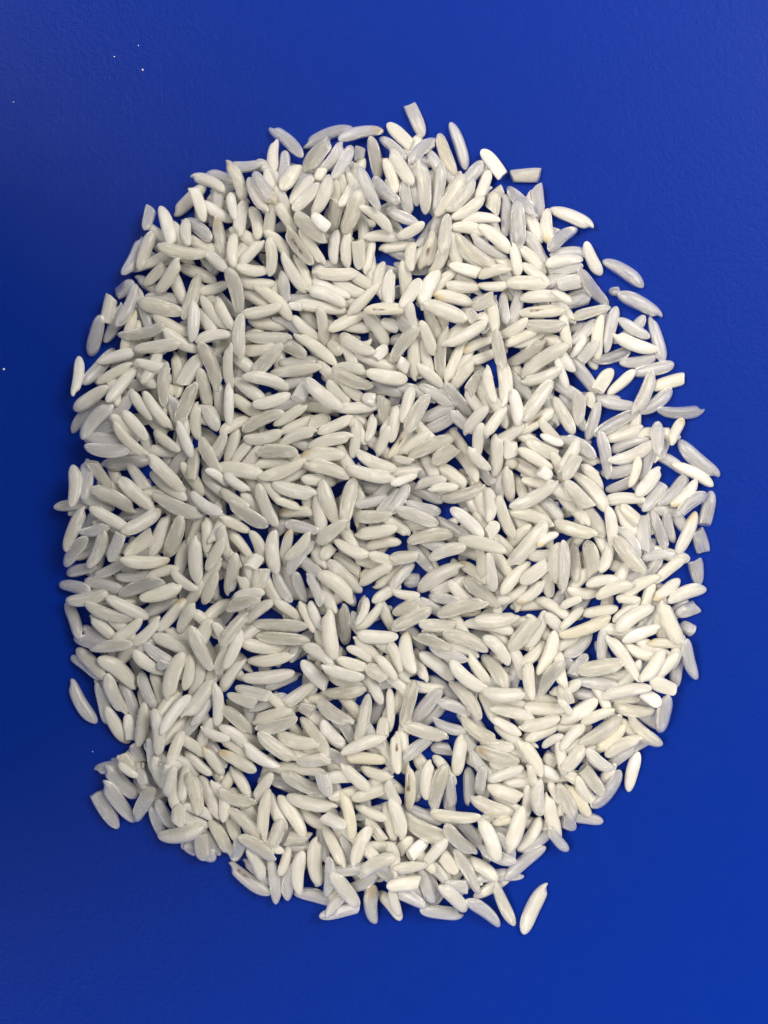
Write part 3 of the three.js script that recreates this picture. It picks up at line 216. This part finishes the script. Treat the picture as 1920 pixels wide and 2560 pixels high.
  if (cutB) geo = toCreasedNormals(geo, 1.15); else geo = geo.toNonIndexed();
  return geo;
}
const mtx = (g) => { const d = new THREE.Vector3(Math.cos(g.yaw), g.slope, Math.sin(g.yaw)).normalize(), up = new THREE.Vector3(0, 1, 0), z = new THREE.Vector3().crossVectors(d, up).normalize(), y = new THREE.Vector3().crossVectors(z, d);
  const r = new THREE.Matrix4().makeBasis(d, y, z).multiply(new THREE.Matrix4().makeRotationX(g.roll)); return r.setPosition(g.x, g.y, g.z); };

// ---------- which grains are single things ----------
const whole = rice.filter((g) => !g.broken).sort((a, b) => b.seen - a.seen), chips = rice.filter((g) => g.broken).sort((a, b) => b.seen - a.seen);
for (const g of whole.slice(0, 300)) g.single = true;
for (const g of chips) if (g.seen > 90) g.single = true;
const OWN = [   // [x, y in the photograph, label]
  [1036, 297, 'broken rice grain with a slanted cut end, lying loose just off the heap'],
  [1231, 407, 'chalky broken rice grain with one rounded end, lying loose beside a squared-off piece'],
  [1313, 438, 'squared-off clear rice piece cut at both ends, lying loose off the heap'],
  [370, 543, 'clear broken rice stub, one end rounded, lying loose beside the heap'],
  [205, 1753, 'single clear rice grain lying apart on the dark blue surface'],
  [1334, 2272, 'glossy rice grain with a notched end, lying farthest from the heap'],
  [1260, 2259, 'slim rice grain with a chipped tip beside the farthest loose grain'],
  [1311, 2157, 'clear curved rice grain lying loose between the heap and two stray grains'],
  [1582, 1928, 'chalky white rice grain standing apart on the bright blue surface'],
  [1750, 1352, 'clear rice fragment cut at both ends, lying loose near a squared stub'],
  [1742, 1432, 'clear squared rice stub lying loose near a cut fragment'],
  [1535, 728, 'tiny clear rice pellet wedged between two long rim grains'],
];
const count = {};
const named = (n) => { const k = count[n] = (count[n] ?? -1) + 1; return k ? n + '_' + String(k).padStart(3, '0') : n; };
const rest_ = {};
rice.forEach((g, n) => {
  g.roll = rr(-0.2, 0.2);
  const kind = /t/.test(g.looks) ? 't' : /o/.test(g.looks) ? 'o' : 'n', k = Math.floor(rnd() * 8), geo = grainGeometry(g), m = riceMat(kind, k);
  if (!g.single) { geo.applyMatrix4(mtx(g)); (rest_[kind] ??= []).push(geo); return; }
  const mesh = new THREE.Mesh(geo, m); mesh.applyMatrix4(mtx(g)); mesh.castShadow = mesh.receiveShadow = true;
  mesh.name = named(g.broken ? 'broken_rice_grain' : 'rice_grain');
  const look = /s/.test(g.looks) ? 'brown-streaked' : /Y/.test(g.looks) ? 'yellowish' : /y/.test(g.looks) ? 'yellow-tipped' : kind === 't' ? 'clear' : kind === 'o' ? 'chalky white' : 'milky';
  const mm = g.L * 1000, shape = g.chipped ? (mm > 6.6 ? 'long chip-ended' : 'chip-ended') : g.broken ? (mm < 4 ? 'short broken' : mm < 5.6 ? 'broken' : 'long broken') : g.L / g.W > 3.55 ? 'slender' : g.L / g.W < 2.75 ? 'stubby' : mm > 6.9 ? 'long' : 'medium';
  const where = g.rim > 60 ? (g.y < 0.0014 ? "flat on blue at the heap's rim" : "propped up at the heap's rim") : g.hole > 90 ? 'beside a dark gap' : Math.abs(g.slope) > 0.22 ? 'tilted across other grains' : g.layer === 3 ? 'lying on top of other grains' : 'partly covered by other grains';
  let near = null, nd = 78; for (const o of rice) { if (o === g || !o.single) continue; const d = Math.hypot(o.x - g.x, o.z - g.z) / PX; const w = /s/.test(o.looks) ? 'a brown-streaked' : /Y/.test(o.looks) ? 'a yellowish' : /y/.test(o.looks) ? 'a yellow-tipped' : /o/.test(o.looks) ? 'a chalky' : o.broken && o.L < 0.004 ? 'a short broken' : null; if (w && d < nd) { nd = d; near = w; } }
  let label = `${shape} ${look} rice grain ${where}`; if (near && (label + near).split(/\s+/).length < 13) label += `, next to ${near} grain`;
  mesh.userData = { label, category: g.broken ? 'broken grain' : 'rice grain', group: label };
  const own = OWN.find(([x, y]) => Math.hypot((g.x1 + g.x2) / 2 - x, (g.y1 + g.y2) / 2 - y) < 25); if (own) mesh.userData.label = own[2];
  scene.add(mesh);
});
for (const kind in rest_) {
  const mesh = new THREE.Mesh(mergeGeometries(rest_[kind]), riceMat(kind, 1)); mesh.castShadow = mesh.receiveShadow = true; mesh.name = { n: 'buried_rice', t: 'buried_clear_rice', o: 'buried_chalky_rice' }[kind];
  mesh.userData = { kind: 'stuff', category: 'rice', label: { n: 'mass of milky rice grains mostly hidden inside the heap', t: 'mass of glassy rice grains mostly hidden inside the heap', o: 'mass of chalky white rice bits mostly hidden inside the heap' }[kind] };
  scene.add(mesh);
}
console.log('grains', rice.length, 'single', rice.filter((g) => g.single).length, 'max y', Math.max(...rice.map((g) => g.y)), 'seen300', whole[299]?.seen);

// ---------- crumbs of rice on the bare surface ----------
const crumbMat = new THREE.MeshStandardMaterial({ color: new THREE.Color().setRGB(0.7, 0.7, 0.7), roughness: 0.7 });
for (const [x, y, r] of [[346, 114, 1.8], [286, 142, 1.9], [357, 175, 2.8], [34, 255, 1.7], [10, 923, 3.4], [232, 1879, 1.8]]) {
  const geo = new THREE.IcosahedronGeometry(r * 0.72 * PX, 1), p = geo.attributes.position; for (let i = 0; i < p.count; i++) { const f = 0.8 + 0.35 * Math.abs(Math.sin(p.getX(i) * 91000 + p.getZ(i) * 57000 + x)); p.setXYZ(i, p.getX(i) * f * 1.25, p.getY(i) * f * 0.7, p.getZ(i) * f); }
  geo.computeVertexNormals(); const m = new THREE.Mesh(geo, crumbMat); m.name = named('rice_crumb'); m.position.set((x - CX) * PX, r * PX * 0.45, (y - CY) * PX); m.rotation.y = x; m.castShadow = m.receiveShadow = true;
  m.userData = { label: 'tiny white rice crumb lying on the bare blue surface', category: 'crumb', group: 'rice crumbs on the bare blue surface' }; scene.add(m);
}

// ---------- the storage jar beside the heap, out of the picture, whose shade falls over the left side ----------
{
  const g = new THREE.Group(); g.name = 'storage_jar'; g.position.set(-0.158, 0, -0.012); g.userData = { label: 'tall opaque storage jar standing on the blue surface beside the heap', category: 'jar' };
  const pts = [[0, 0.0], [0.077, 0], [0.08, 0.004], [0.08, 0.21], [0.076, 0.221], [0.066, 0.226], [0, 0.226]].map(([x, y]) => new THREE.Vector2(x, y));
  const body = new THREE.Mesh(new THREE.LatheGeometry(pts, 48), new THREE.MeshStandardMaterial({ color: new THREE.Color().setRGB(0.35, 0.35, 0.36), roughness: 0.5 })); body.name = 'body'; g.add(body);
  const lp = [[0, 0.2262], [0.07, 0.2262], [0.07, 0.246], [0.067, 0.249], [0, 0.249]].map(([x, y]) => new THREE.Vector2(x, y));
  const lid = new THREE.Mesh(new THREE.LatheGeometry(lp, 48), new THREE.MeshStandardMaterial({ color: new THREE.Color().setRGB(0.06, 0.06, 0.06), roughness: 0.5 })); lid.name = 'lid'; g.add(lid);
  for (const m of [body, lid]) m.castShadow = m.receiveShadow = true;
  scene.add(g);
}
renderer.render(scene, camera);
